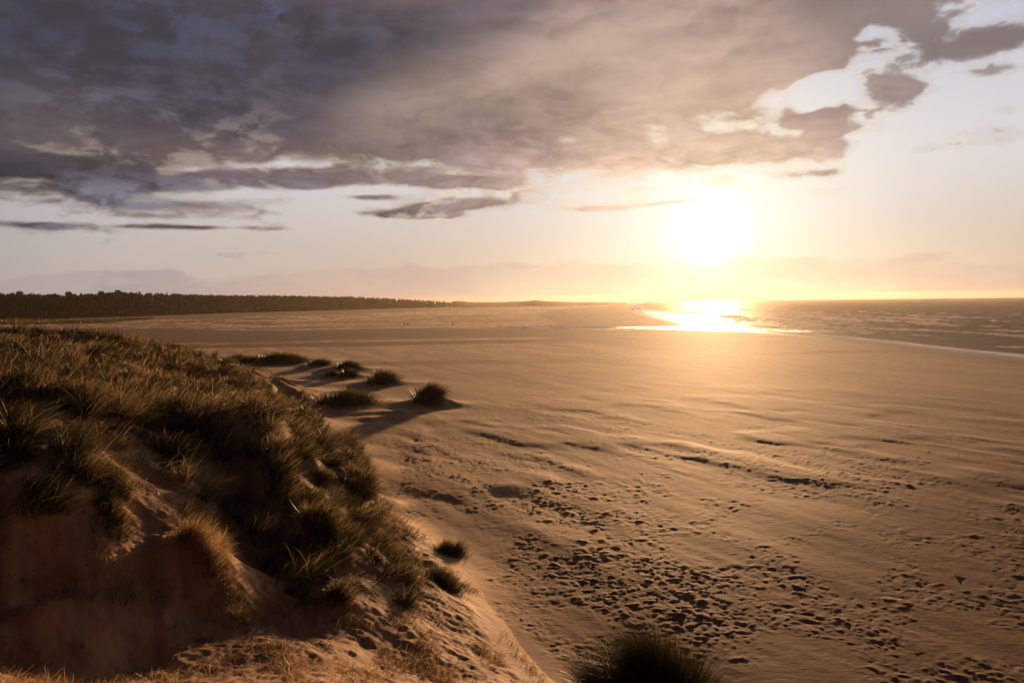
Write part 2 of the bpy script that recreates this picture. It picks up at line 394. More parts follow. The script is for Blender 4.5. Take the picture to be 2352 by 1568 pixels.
beach_w = sstep(0.9, 0.0, DB) * (SDR > 6)
wx = PX + 60 * (fbm(GX / 6, GY / 6, 3, 70) - 0.5); wy = PY + 60 * (fbm(GX / 6, GY / 9, 3, 75) - 0.5)
def band(pts, w):
    return sstep(w, w * 0.35, distline(wx, wy, pts))
trk = 0
trk = np.maximum(trk, band([(1180, 1150), (1330, 1230), (1480, 1330), (1620, 1440)], 190))
trk = np.maximum(trk, 0.9 * band([(960, 1060), (1200, 1080), (1330, 1150)], 110))
trk = np.maximum(trk, 0.8 * band([(1230, 930), (1420, 975), (1560, 1080), (1500, 1130)], 80))
trk = np.maximum(trk, 0.8 * band([(1500, 1010), (1750, 1100), (2050, 1130), (2352, 1200)], 75))
trk = np.maximum(trk, 0.7 * band([(1700, 1300), (1950, 1460), (2250, 1568)], 110))
trk = np.maximum(trk, 0.5 * band([(2050, 1180), (2150, 1320), (2352, 1400)], 90))
trk = np.maximum(trk, 0.55 * band([(1150, 1250), (1250, 1400), (1450, 1500)], 110))
nn = fbm(GX / 2.2, GY / 2.2, 3, 90)
trk = trk * (0.3 + 0.9 * sstep(0.34, 0.58, nn)) * (0.45 + 0.9 * fbm(GX / 0.9, GY / 0.9, 2, 93))
trk = np.maximum(trk, 0.6 * sstep(0.47, 0.62, nn)) * sstep(115, 60, RR) * sstep(7.0, 19, RR)
trk = trk * beach_w
near_m = RR < 120
tmp = np.zeros(GX.shape)
CX = GX[near_m] + 0.22 * (fbm(GX[near_m] / .3, GY[near_m] / .3, 3, 191) - .5); CY = GY[near_m] + 0.3 * (fbm(GX[near_m] / .3, GY[near_m] / .3, 3, 195) - .5)
tmp[near_m] = 0.019 * cells(CX, CY, 0.21, 3, 0.75) + 0.025 * cells(CX, CY, 0.34, 19, 0.65) + 0.030 * cells(CX, CY, 0.60, 9, 0.22)
GZ += tmp * trk
rgh = sstep(0.3, 0.9, DB) * (RR < 70)
GZ += rgh * (0.035 * (1 - np.abs(2 * fbm(GX / 0.9 + 3, GY / 0.7, 4, 231, 0.55) - 1) * 2.5) + 0.20 * (fbm(GX / 0.55, GY / 0.55, 4, 171, 0.6) - 0.5) + 0.16 * (fbm(GX / 1.6, GY / 1.6, 2, 175) - 0.5) * sstep(0.45, 0.6, fbm(GX / 3, GY / 3, 2, 177)))
# small crumbly detail
GZ += beach_w * sstep(80, 40, RR) * 0.012 * (fbm(GX / 0.5, GY / 0.5, 2, 12) - 0.5)
# shoreline: beach dips under the water
GZ = np.where(SDR < 60, GZ * sstep(0, 60, SDR), GZ)
GZ = np.where(SDR < 0, -0.05 + np.maximum(SDR, -40) * 0.02, GZ + 0.03 * sstep(0, 8, SDR))
GZ = np.where((SDR >= 0) & (SDR < 3), GZ * 1.0 - 0.02 * (1 - SDR / 3), GZ)

# darkening of the sand (0 pale .. 1 dark): damp streaks and painted light falloff
st = fbm(GX / 60 + GY / 300, GY / 16, 5, 51)
dry0 = 0
st2 = fbm((GX * 0.45 - GY * 0.89) / 22 + fbm(GX / 9, GY / 9, 2, 63), (GX * 0.89 + GY * 0.45) / 2.4, 5, 61, 0.6)
wyy = PY + (fbm(GX / 45, GY / 70, 4, 52) - 0.5) * 16 * np.clip((PY - 700) / 60, 0.05, 1.4)
def pl(xs, ys): return np.interp(PX, xs, ys)
def bandpx(xs, top, bot, soft):
    t = pl(xs, top); b = pl(xs, bot)
    s = soft
    return sstep(t - s, t + s, wyy) * sstep(b + s, b - s, wyy)
wet_shade = np.zeros(GX.shape)
wet_shade = np.maximum(wet_shade, 0.95 * bandpx([0, 430, 900, 1200, 1330, 1500, 1700], [757, 757, 754, 753, 754, 755, 757], [800, 788, 778, 775, 790, 805, 800], 2.5) * pl([0, 1100, 1350, 1700, 2352], [1, 1, 0.75, 0.55, 0.6]))
st3 = fbm((GX + GY * 0.25) / 130, (GY - GX * 0.05) / 13, 5, 55, 0.6)
wet_shade = np.maximum(wet_shade, 0.85 * sstep(0.49, 0.57, st3) * sstep(700, 706, PY) * sstep(900, 800, PY))
wet_shade = np.maximum(wet_shade, 1.0 * bandpx([0, 350, 700, 1000, 1200], [722, 720, 713, 706, 702], [741, 735, 726, 714, 705], 1.5))
wet_shade = np.maximum(wet_shade, 0.8 * bandpx([1230, 1300, 1450, 1620], [718, 708, 700, 740], [722, 750, 752, 752], 2.5) * (PX > 1230))
wet_shade = np.maximum(wet_shade, 0.85 * sstep(pl([1300, 1700, 2000, 2352], [16, 22, 30, 40]), 4, SDR) * (PX > 1500))
# dampness growing toward the sea side of the flat
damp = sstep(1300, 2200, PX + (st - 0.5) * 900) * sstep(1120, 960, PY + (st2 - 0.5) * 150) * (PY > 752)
wet_shade = np.maximum(wet_shade, 0.55 * damp)
wet_shade = np.maximum(wet_shade, 0.5 * sstep(0.56, 0.70, st2) * sstep(1250, 900, PY) * (PX > 1200))
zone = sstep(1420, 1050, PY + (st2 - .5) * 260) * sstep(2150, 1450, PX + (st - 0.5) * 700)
wet_shade = np.maximum(wet_shade, (0.5 + 0.5 * sstep(1150, 1450, PY + 0.25 * (PX - 1300))) * (1 - zone) * (DB < 0.2) * (0.8 + 0.4 * st2))  # near and right sand painted darker, for light falling off from the sun glare
wet_shade = wet_shade * np.where(RR > 150, 1.12, 0.8 + 0.4 * st2) * sstep(1.0, 0.1, DB) + sstep(0.0, 0.8, DB) * (0.5 + 1.0 * (fbm(GX / 0.9, GY / 0.9, 5, 221, 0.65) - 0.5))
line_d = np.exp(-((PY - np.interp(PX, [600, 1060], [727, 720.5])) / 0.9) ** 2) * (PX > 560) * (PX < 1080)
wet_shade = np.clip(wet_shade - line_d + 0.5 * trk * sstep(0.006, 0.022, np.abs(tmp)), 0, 1)
streak = np.clip(0.6 * st2 + 0.4 * fbm((GX * 0.45 - GY * 0.89) / 9, (GX * 0.89 + GY * 0.45) / 0.9, 4, 65, 0.6), 0, 1)
gloss = np.clip(np.where(RR > 290, sstep(11, 3, SDR), sstep(12, 3, SDR)), 0, 1)

# ------------------------------------------------------------------ materials
def sand_material():
    m, nt, b = new_mat('sand')
    tc = nt.nodes.new('ShaderNodeTexCoord'); O = tc.outputs['Object']
    n1 = noise(nt, O, 0.35, 5, 0.6); n2 = noise(nt, O, 6.0, 4, 0.65); n3 = noise(nt, O, 45, 3, 0.7)
    wet_shade_a = attr(nt, 'wet_shade'); dn = attr(nt, 'root'); stx = attr(nt, 'streak')
    base = mixc(nt, n1.ss(0.3, 0.7), (0.57, 0.315, 0.140), (0.65, 0.39, 0.185))
    base = mixc(nt, n2.ss(0.45, 0.8) * 0.35, base, (0.30, 0.19, 0.12))
    base = mixc(nt, stx.ss(0.42, 0.58) * 0.75, base, (0.28, 0.140, 0.070))
    base = mixc(nt, dn * n2.ss(0.46, 0.60), base, (0.20, 0.085, 0.035))
    base = mixc(nt, wet_shade_a * 0.95, base, (0.165, 0.076, 0.043))
    nt.links.new(base, b.inputs['Base Color'])
    nt.links.new(attr(nt, 'gloss').lin(0, 1, 0.84, 0.42).s, b.inputs['Roughness'])
    nt.links.new((wet_shade_a.lin(0.1, 0.9, 0.52, 0.12) + attr(nt, 'gloss') * 0.4).s, b.inputs['Specular IOR Level']); b.inputs['Specular Tint'].default_value = (1.0, 0.82, 0.55, 1)
    hgt = n2 * 0.30 + n3 * 0.12 + noise(nt, mapping(nt, O, (1, 3, 1), (0, 0, 1.1)), 1.6, 4, 0.6) * 0.35
    bump(nt, hgt, 0.7, 0.05, b)
    return m
M_sand = sand_material()
M_sand.name = 'sand'

# sunlit root-stained faces on the dune
def soft_poly(poly, amp=26):
    qx = PX + (fbm(GX / 1.1, GY / 1.1, 3, 81) - 0.5) * amp * 2; qy = PY + (fbm(GX / 1.1, GY / 1.1, 3, 85) - 0.5) * amp * 2
    return inpoly(qx, qy, poly)
G1 = [(-300, 745), (150, 745), (300, 765), (430, 790), (520, 835), (570, 860), (640, 893), (700, 918), (738, 975), (752, 1015), (825, 1025), (842, 1060), (848, 1160), (800, 1150), (760, 1130), (700, 1125), (650, 1095), (600, 1080), (560, 1070), (500, 1070),
      (440, 1068), (410, 1095), (370, 1085), (330, 1055), (280, 1040), (262, 1070), (270, 1130), (288, 1230), (240, 1205), (180, 1180), (100, 1175), (0, 1200), (-300, 1260)]
G2 = [(480, 1155), (560, 1130), (640, 1105), (720, 1135), (765, 1200), (792, 1300), (790, 1400), (760, 1405), (720, 1385), (640, 1345), (560, 1270), (500, 1210)]
G3 = [(760, 1150), (850, 1150), (880, 1200), (965, 1250), (935, 1330), (965, 1400), (930, 1405), (895, 1330), (860, 1290), (800, 1240)]
G4 = [(400, 1180), (470, 1180), (510, 1240), (525, 1320), (555, 1385), (540, 1395), (480, 1290), (420, 1260)]
dune_m = (DB > 0.25)
mg = (soft_poly(G1) & dune_m).astype(float)
mg = np.maximum(mg, 1.0 * (soft_poly(G2) & dune_m)); mg = np.maximum(mg, 0.75 * (soft_poly(G3) & dune_m)); mg4 = (soft_poly(G4) & dune_m).astype(float)
rootp = np.zeros(GX.shape)
for pts, w in (([(430, 1240), (530, 1380), (640, 1520), (700, 1600)], 42), ([(230, 1190), (290, 1230)], 26), ([(780, 1420), (900, 1500), (1020, 1568)], 34), ([(1060, 1440), (1200, 1568)], 30), ([(0, 1330), (60, 1340)], 10)):
    rootp = np.maximum(rootp, sstep(w, w * 0.3, distline(PX, PY, pts)))
rootp *= (DB > 0.2)

# split the sheet in beach and dune
def build_sheet():
    idx = np.arange(NR * NA).reshape(NR, NA)
    q = np.stack([idx[:-1, :-1], idx[:-1, 1:], idx[1:, 1:], idx[1:, :-1]], -1).reshape(-1, 4)
    isd = (DB[:-1, :-1] > 0.0).ravel()
    V = np.stack([GX, GY, GZ], -1).reshape(-1, 3)
    for nm, sel in (('beach', ~isd), ('dune', isd)):
        f = q[sel]; used = np.unique(f); remap = np.full(NR * NA, -1, np.int64); remap[used] = np.arange(len(used))
        o = mesh_obj(nm, V[used], [remap[f]], M_sand, attrs={'wet_shade': wet_shade.ravel()[used], 'root': rootp.ravel()[used], 'streak': streak.ravel()[used], 'gloss': gloss.ravel()[used]})
        tag(o, {'beach': 'wide flat sand beach with wind streaks and footprints', 'dune': 'tall sand dune slope under marram grass'}[nm], nm, kind='structure')
build_sheet()

# ------------------------------------------------------------------ sea
def build_sea():
    m, nt, b = new_mat('sea_water')
    tc = nt.nodes.new('ShaderNodeTexCoord'); O = tc.outputs['Object']
    foam = attr(nt, 'foam')
    n1 = noise(nt, mapping(nt, O, (0.5, 1.0, 1), (0, 0, -0.5)), 0.35, 6, 0.6); n2 = noise(nt, O, 1.6, 5, 0.6)
    fo = (foam + (n1 - 0.5) * 1.1 + (n2 - 0.5) * 0.8).ss(0.41, 0.74)
    c = mixc(nt, fo, (0.050, 0.042, 0.038), (0.62, 0.56, 0.52))
    edge = attr(nt, 'edge'); c = mixc(nt, (edge + (n2 - 0.5) * 0.6).ss(0.35, 0.6), c, (0.92, 0.88, 0.84))
    nt.links.new(c, b.inputs['Base Color'])
    calm = attr(nt, 'calm'); nt.links.new((fo.lin(0, 1, 0.60, 0.85) - calm * 0.32).s, b.inputs['Roughness']); b.inputs['IOR'].default_value = 1.33; nt.links.new((calm * 0.04 + 0.13).s, b.inputs['Specular IOR Level'])
    bump(nt, n1 * 1.0 + n2 * 0.3 + fo * 0.2, 1.0, 1.5, b)
    az2 = np.radians(np.linspace(-4, 56, 900))
    D = 60.0; rr = [D]
    while D < R_FAR * 1.0:
        D += min(max(0.5, D * D / (11 * 788) * 0.6), 300); rr.append(D)
    rr[-1] = R_FAR
    A, R = np.meshgrid(az2, np.array(rr)); x = np.sin(A) * R; y = np.cos(A) * R
    sdv = -shore_sd(x, y)
    # coordinate across the surf: distance off shore, warped
    wv = sdv + 14 * (fbm(x / 60, y / 60, 3, 101) - 0.5)
    al = x * 0.5 - y * 0.85
    amp = sstep(2, 40, sdv) * (0.26 + 0.6 * sstep(60, 200, sdv)) * sstep(800, 300, R)
    n = fbm(al / 40, wv / 9, 3, 105)
    z = amp * (np.abs(np.sin(wv / 7.5 + 5 * (n - 0.5))) * -1 + 0.6) + amp * 0.9 * (fbm(x / 6, y / 6, 3, 107) - 0.5)
    z = np.where(sdv < -6, -0.4, z)
    foam_e = sstep(5.0, 1.0, np.abs(sdv + 1.2 - 2.5 * fbm(x / 10, y / 10, 2, 111))) * 1.3
    rows_ = fbm(al / 60, wv / 7.5, 5, 115)
    foam_s = sstep(3.2, 0.8, np.abs(sdv - 0.6 - 2.2 * fbm(x / 14, y / 14, 3, 113))) * (sdv > -8)
    foam_b = sstep(0.50, 0.66, rows_) * sstep(330, 120, sdv) * sstep(6, 25, sdv) * 0.85 + 0.65 * sstep(0.66, 0.75, fbm(x / 9, y / 14, 3, 117)) * sstep(420, 120, sdv)
    sunside = sstep(8, 16, np.degrees(A))
    fo = np.maximum(foam_e, foam_b * (0.55 + 0.45 * sunside))
    fo = fo * 1.15 * (0.25 + 0.75 * sstep(1100, 420, R))
    fo = np.where((sdv < 8) & (np.hypot(x, y) > 290) & (np.degrees(A) < 13), 0, fo)
    keep = (sdv > -14)
    idx = np.arange(x.size).reshape(x.shape)
    q = np.stack([idx[:-1, :-1], idx[:-1, 1:], idx[1:, 1:], idx[1:, :-1]], -1).reshape(-1, 4)
    q = q[keep.ravel()[q].all(1)]
    used = np.unique(q); rm = np.full(x.size, -1, np.int64); rm[used] = np.arange(len(used))
    o = mesh_obj('sea', np.stack([x, y, z], -1).reshape(-1, 3)[used], [rm[q]], m, attrs={'foam': fo.ravel()[used], 'edge': foam_s.ravel()[used], 'calm': (sstep(30, 8, sdv) * (R > 270)).ravel()[used]})
    tag(o, 'choppy brown sea with white foam lines along the shore', 'sea', kind='structure')
build_sea()

# ------------------------------------------------------------------ grass
def grass_material(name, green, straw, strawness=0.5):
    m, nt, b = new_mat(name)
    cv = attr(nt, 'shade'); tip = attr(nt, 'along')
    c = mixc(nt, cv.ss(0.25, 0.9) * strawness, green, straw)
    c = mixc(nt, tip.ss(0.3, 1.0) * 0.5 * cv.ss(0.1, 0.6), c, straw)
    nt.links.new(c, b.inputs['Base Color']); b.inputs['Roughness'].default_value = 0.38
    b.inputs['Specular IOR Level'].default_value = 0.5
    tr = nt.nodes.new('ShaderNodeBsdfTranslucent'); nt.links.new(c, tr.inputs[0])
    mx = nt.nodes.new('ShaderNodeMixShader'); nt.links.new((tip.lin(0.15, 0.8, 0.12, 0.5) + cv * 0.18).s, mx.inputs[0])
    nt.links.new(b.outputs[0], mx.inputs[1]); nt.links.new(tr.outputs[0], mx.inputs[2])
    nt.links.new(mx.outputs[0], nt.nodes['Material Output'].inputs[0])
    return m
M_grass = grass_material('marram', (0.023, 0.024, 0.009), (0.56, 0.39, 0.19), 0.85)
M_dark = grass_material('marram_dark', (0.030, 0.032, 0.011), (0.20, 0.135, 0.06), 0.35)
M_deep = grass_material('marram_deep', (0.014, 0.017, 0.006), (0.12, 0.085, 0.035), 0.25)
M_straw = grass_material('marram_straw', (0.20, 0.12, 0.05), (0.62, 0.44, 0.23), 0.9)

def blades(root, direc, length, width, bend, bdir, segs=4):
    """root (n,3), direc (n,3) unit start direction, bend amount towards bdir (n,3)"""
    n = len(root); t = np.linspace(0, 1, segs + 1)
    up = direc; cen = []
    for k in t:
        c = root + length[:, None] * (up * k * (1 - 0.35 * bend[:, None] * k) + bdir * (bend[:, None] * k * k * 0.85)) 
        c[:, 2] -= length * np.maximum(bend - 0.5, 0) * k ** 3 * 0.5
        cen.append(c)
    a = rng.random(n) * 6.283
    side = np.stack([np.cos(a), np.sin(a), 0.15 * rng.standard_normal(n)], -1)
    vs = []; al = []
    for i, k in enumerate(t[:-1]):
        w = (width * (1 - k ** 1.6) * 0.5)[:, None]
        vs.append(cen[i] - side * w); vs.append(cen[i] + side * w); al += [k, k]
    vs.append(cen[-1]); al.append(1.0)
    V = np.stack(vs, 1); K = V.shape[1]
    base = (np.arange(n) * K)[:, None]
    quads = [np.stack([base[:, 0] + 2 * i, base[:, 0] + 2 * i + 1, base[:, 0] + 2 * i + 3, base[:, 0] + 2 * i + 2], -1) for i in range(segs - 1)]
    tri = np.stack([base[:, 0] + 2 * (segs - 1), base[:, 0] + 2 * (segs - 1) + 1, base[:, 0] + 2 * segs], -1)
    return V.reshape(-1, 3), np.concatenate(quads), tri, np.tile(al, n), K

def norm(v): return v / np.maximum(np.linalg.norm(v, axis=1, keepdims=True), 1e-9)
WIND = np.array([0.80, -0.45, 0.0])

def surf_z(x, y):
    # bilinear lookup in the finished sheet
    r = np.hypot(x, y); a = np.arctan2(x, y)
    fi = np.interp(r, rows, np.arange(NR)); fj = (a - azs[0]) / (azs[1] - azs[0])
    i = np.clip(fi.astype(int), 0, NR - 2); j = np.clip(fj.astype(int), 0, NA - 2); u = np.clip(fi - i, 0, 1); v = np.clip(fj - j, 0, 1)
    return (GZ[i, j] * (1 - v) + GZ[i, j + 1] * v) * (1 - u) + (GZ[i + 1, j] * (1 - v) + GZ[i + 1, j + 1] * v) * u
def dune_grass():
    # sample roots over the cells of the grid, weighted so far grass is not over-sampled
    cell = RR * (azs[1] - azs[0]) * np.gradient(rows)[:, None]
    visible_w = cell / (RR ** 1.55)
    clump = fbm(GX / 0.7, GY / 0.7, 2, 131)
    big = fbm(GX / 2.6, GY / 3.2, 3, 133)
    p = mg * visible_w * (sstep(0.30, 0.55, clump) + 0.3) * (0.5 + sstep(0.25, 0.55, big))
    p[(RR < 14) | (RR > 200)] = 0
    p = p.ravel(); p /= p.sum()
    N = 430000
    pick = rng.choice(p.size, N, p=p)
    r = RR.ravel()[pick]
    jx = (rng.random(N) - .5) * r * (azs[1] - azs[0]) * 1.5; jy = (rng.random(N) - .5) * np.gradient(rows)[pick // NA] * 1.5
    x = GX.ravel()[pick] + jx; y = GY.ravel()[pick] + jy; z = GZ.ravel()[pick] - 0.03
    def nearest(x, y, size):
        cx = np.floor(x / size); cy = np.floor(y / size); bd_ = np.full(x.shape, 1e9); bx = x.copy(); by = y.copy(); hh_ = x * 0
        for i in (-1, 0, 1):
            for j in (-1, 0, 1):
                a = (cx + i).astype(np.int64); b = (cy + j).astype(np.int64)
                qx = (a + _val[(_perm[(a * 7 + 31) & 4095] + b * 113) & 4095]) * size; qy = (b + _val[(_perm[(a * 7 + 62) & 4095] + b * 113 + 9) & 4095]) * size
                dd = np.hypot(x - qx, y - qy); m_ = dd < bd_; bd_ = np.where(m_, dd, bd_); bx = np.where(m_, qx, bx); by = np.where(m_, qy, by)
                hh_ = np.where(m_, _val[(_perm[(a * 11 + 5) & 4095] + b * 71) & 4095], hh_)
        return bx, by, hh_
    size = 1.25
    tx, ty, th = nearest(x, y, size)
    pull = 0.62 * (rng.random(N) ** 0.7)
    x = x + (tx - x) * pull; y = y + (ty - y) * pull
    splay = np.stack([x - tx, y - ty, np.zeros(N)], -1) * 1.5
    z = surf_z(x, y) - 0.03
    root = np.stack([x, y, z], -1)
    cl = fbm(x / 1.4, y / 1.4, 3, 137); bg_ = fbm(x / 4, y / 4, 2, 139)
    L = (0.42 + 0.65 * th) * (0.7 + 0.6 * rng.random(N)) * (0.65 + 0.7 * bg_) * np.clip(1.25 - 0.9 * np.hypot(x - tx, y - ty), 0.5, 1.2) * 1.15
    # clumps: blades splay out of tuft centres
    dirc = norm(np.array([0, 0, 1.0]) + WIND * 0.45 + splay + 0.30 * rng.standard_normal((N, 3)))
    swing = (fbm(x / 6, y / 6, 2, 141) - 0.5) * 1.4
    wd = np.stack([WIND[0] * np.cos(swing) - WIND[1] * np.sin(swing), WIND[0] * np.sin(swing) + WIND[1] * np.cos(swing), np.zeros(N)], -1)
    bd = norm(wd + 0.55 * rng.standard_normal((N, 3)) * np.array([1, 1, 0.3]))
    bend = np.clip(0.75 + 0.25 * rng.standard_normal(N), 0.1, 1.2)
    wid = np.clip(r / 788 * 0.40, 0.006, 0.06) * (0.6 + 0.8 * rng.random(N))
    V, q, t, al, K = blades(root, dirc, L, wid, bend, bd, 4)
    sb = rng.random(N) < np.clip(0.17 + 0.9 * (fbm(x / 2.5, y / 2.5, 3, 143) - 0.45) + 0.15 * (th - 0.5), 0.03, 0.6)
    sh = np.where(sb, 0.6 + 0.4 * rng.random(N), 0.30 * rng.random(N))
    wid = wid * np.where(sb, 1.25, 1.0); L = L * np.where(sb, 1.12, 1.0)
    o = mesh_obj('dune_grass', V, [q, t], M_grass, attrs={'along': al, 'shade': np.repeat(sh, K)})
    tag(o, 'wind-combed marram grass covering the dune', 'grass', kind='stuff')

def sample_height(x, y):
    z, _ = height(np.atleast_1d(np.asarray(x, float)), np.atleast_1d(np.asarray(y, float)))
    return z
def litter():
    # short dead stems and sprigs on the bare dune sand
    cell = RR * (azs[1] - azs[0]) * np.gradient(rows)[:, None]
    cl = fbm(GX / 0.8, GY / 0.8, 3, 151)
    p = (DB > 0.25) * cell / RR ** 1.3 * ((1 - mg) * sstep(0.50, 0.70, cl) * 1.1 + mg4 * 1.3 + 1.6 * rootp * sstep(0.4, 0.6, cl))
    p[(RR < 8) | (RR > 60)] = 0
    p = p.ravel(); p /= p.sum(); N = 95000
    pick = rng.choice(p.size, N, p=p); r = RR.ravel()[pick]
    x = GX.ravel()[pick] + (rng.random(N) - .5) * .03; y = GY.ravel()[pick] + (rng.random(N) - .5) * .06; z = GZ.ravel()[pick] - 0.01
    on4 = mg4.ravel()[pick] > 0
    L = np.where(on4, 0.25 + 0.3 * rng.random(N), 0.08 + 0.30 * rng.random(N) ** 2)
    dirc = norm(np.array([0.2, 0, 0.55]) + 0.6 * rng.standard_normal((N, 3)) * np.array([1, 1, 0.4])); dirc[:, 2] = np.abs(dirc[:, 2])
    bd = norm(WIND + 0.8 * rng.standard_normal((N, 3)) * np.array([1, 1, 0.2]))
    V, q, t, al, K = blades(np.stack([x, y, z], -1), dirc, L, np.clip(r / 788 * 0.55, 0.005, 0.03), np.clip(0.6 + .4 * rng.standard_normal(N), 0, 1.4), bd, 3)
    o = mesh_obj('dead_grass', V, [q, t], M_straw, attrs={'along': al, 'shade': np.repeat(rng.random(N), K)})
    tag(o, 'dead reddish stems and sprigs strewn over the bare dune sand', 'grass', kind='stuff')
dune_grass(); litter()

def tuft(base, rx, ry, hgt, n, label, lean=0.35, mat=None, wid=0.012, group=None, splay=0.6):
    """one grass tuft as a thing: blades in one mesh, origin at its base"""
    x = rng.standard_normal(n) * rx * 0.45; y = rng.standard_normal(n) * ry * 0.45
    cx, cy = base[0], base[1]
    z = sample_height(cx + x, cy + y) - 0.04
    z0 = float(sample_height(cx, cy)[0])
    root = np.stack([x, y, z - z0], -1)
    rr = np.sqrt((x / rx) ** 2 + (y / ry) ** 2)
    L = hgt * (0.55 + 0.5 * rng.random(n)) * np.clip(1.1 - 0.35 * rr, 0.35, 1.1) * (0.45 + 1.1 * fbm(x / rx * 3 + cx, y / ry * 3 + cy, 3, 5))
    d = np.stack([x / rx * splay, y / ry * splay * 0.8, np.ones(n)], -1) + 0.16 * rng.standard_normal((n, 3))
    d = norm(d + WIND * lean * 0.5)
    bd = norm(np.stack([x / rx, y / ry, np.zeros(n)], -1) * 0.7 + WIND * lean * 2 + 0.2 * rng.standard_normal((n, 3)) * np.array([1, 1, .3]))
    V, q, t, al, K = blades(root, d, L, wid * (0.6 + 0.8 * rng.random(n)), np.clip(0.4 + 0.2 * rng.standard_normal(n), 0.05, 1), bd, 4)
    o = mesh_obj('grass_tuft', V, [q, t], mat or M_dark, attrs={'along': al, 'shade': np.repeat(np.where(rng.random(n) < 0.2, 0.6 + 0.4 * rng.random(n), 0.3 * rng.random(n)), K)})
    o.location = (cx, cy, z0)
    tag(o, label, 'grass tuft', group)
    return o
GB = 'grass tufts on the beach in front of the dune'
def px_tuft(px, py, wpx, hpx, n, label, Y=None, **kw):
    """px,py = base centre in the picture; found by marching the ray to the terrain"""
    d = ray(px, py)
    ts = np.concatenate([np.arange(6, 60, 0.1), np.arange(60, 260, 0.5)]); P = CAM + d[None, :] * ts[:, None]
    z = sample_height(P[:, 0], P[:, 1]); hit = np.nonzero(P[:, 2] <= z)[0]
    if Y is not None: p = at_y(px, py, Y)
    else: p = P[hit[0]] if len(hit) else P[-1]
    s = p[1] / F
    return tuft(p, wpx * s * 0.5, kw.pop('depth', wpx * s * 0.45), hpx * s, n, label, wid=max(0.006, s * 1.0), **kw)
px_tuft(535, 832, 92, 22, 1500, 'low dark grass tuft nearest the far end of the dune, on a small mound', group=GB)
px_tuft(648, 828, 120, 20, 2200, 'long low grass clump along the top of a sand hummock', group=GB)
px_tuft(734, 838, 46, 20, 900, 'small dark grass tuft just right of the long clump', group=GB)
px_tuft(798, 846, 56, 22, 1200, 'rounded grass tuft behind two smaller ones', group=GB)
px_tuft(760, 863, 24, 16, 600, 'smallest round grass tuft in front of the rounded one', group=GB)
px_tuft(802, 862, 38, 20, 800, 'small domed grass tuft right of the smallest one', group=GB)
px_tuft(880, 878, 62, 34, 1700, 'upright bushy dark tuft standing alone on flat sand', group=GB)
px_tuft(796, 922, 130, 32, 3200, 'broad flat-topped grass clump on a sand mound', group=GB)
px_tuft(984, 918, 62, 42, 2200, 'domed dark tuft on a pointed sand mound, farthest right on the beach', group=GB)
px_tuft(650, 874, 70, 12, 500, 'thin sparse grass patch low on a sand hummock', group=GB)
px_tuft(570, 848, 40, 10, 250, 'wispy green sprigs on the sand beside the dune edge', group=GB)
GD = 'dark grass tufts along the dune edge'
px_tuft(545, 900, 62, 42, 1500, 'round dark grass bush on the dune edge beside the open sand', group=GD)
px_tuft(480, 915, 50, 44, 1200, 'dark grass clump left of the round bush on the dune edge', group=GD)
px_tuft(1035, 1272, 62, 44, 1500, 'dark green tuft at the foot of the dune slope, upper of two', group=GD)
px_tuft(1015, 1345, 78, 58, 2000, 'leaning dark tuft at the foot of the slope, lower of two', group=GD)
px_tuft(290, 1372, 70, 46, 260, 'small sparse straw tuft on bare shaded dune sand', mat=M_straw)
px_tuft(442, 1232, 80, 64, 900, 'reddish straw clump on top of the bare sand ridge', mat=M_straw, lean=0.8)
px_tuft(484, 1296, 64, 60, 700, 'straw clump partway down the sand ridge below the reddish one', mat=M_straw, lean=0.9)
px_tuft(548, 1420, 40, 44, 260, 'thin straw tuft low on the sunlit sand ridge', mat=M_straw, lean=0.8)
px_tuft(472, 1468, 44, 30, 90, 'tiny pale sprig tuft on bare sand near the ridge foot', mat=M_straw)
px_tuft(930, 1390, 50, 60, 500, 'drooping straw tuft hanging down the lower slope', mat=M_grass)
tuft((1.80, 9.1), 0.25, 0.28, 1.20, 24000, 'large dark bristly tuft at the bottom edge in front of the camera', lean=-0.12, wid=0.008, splay=0.16, mat=M_deep, group='bristly tufts at the bottom edge')
tuft((1.22, 9.15), 0.26, 0.28, 0.92, 7000, 'smaller bristly tuft leaning left of the large dark one at the bottom edge', lean=-0.3, wid=0.008, splay=0.25, mat=M_deep, group='bristly tufts at the bottom edge')

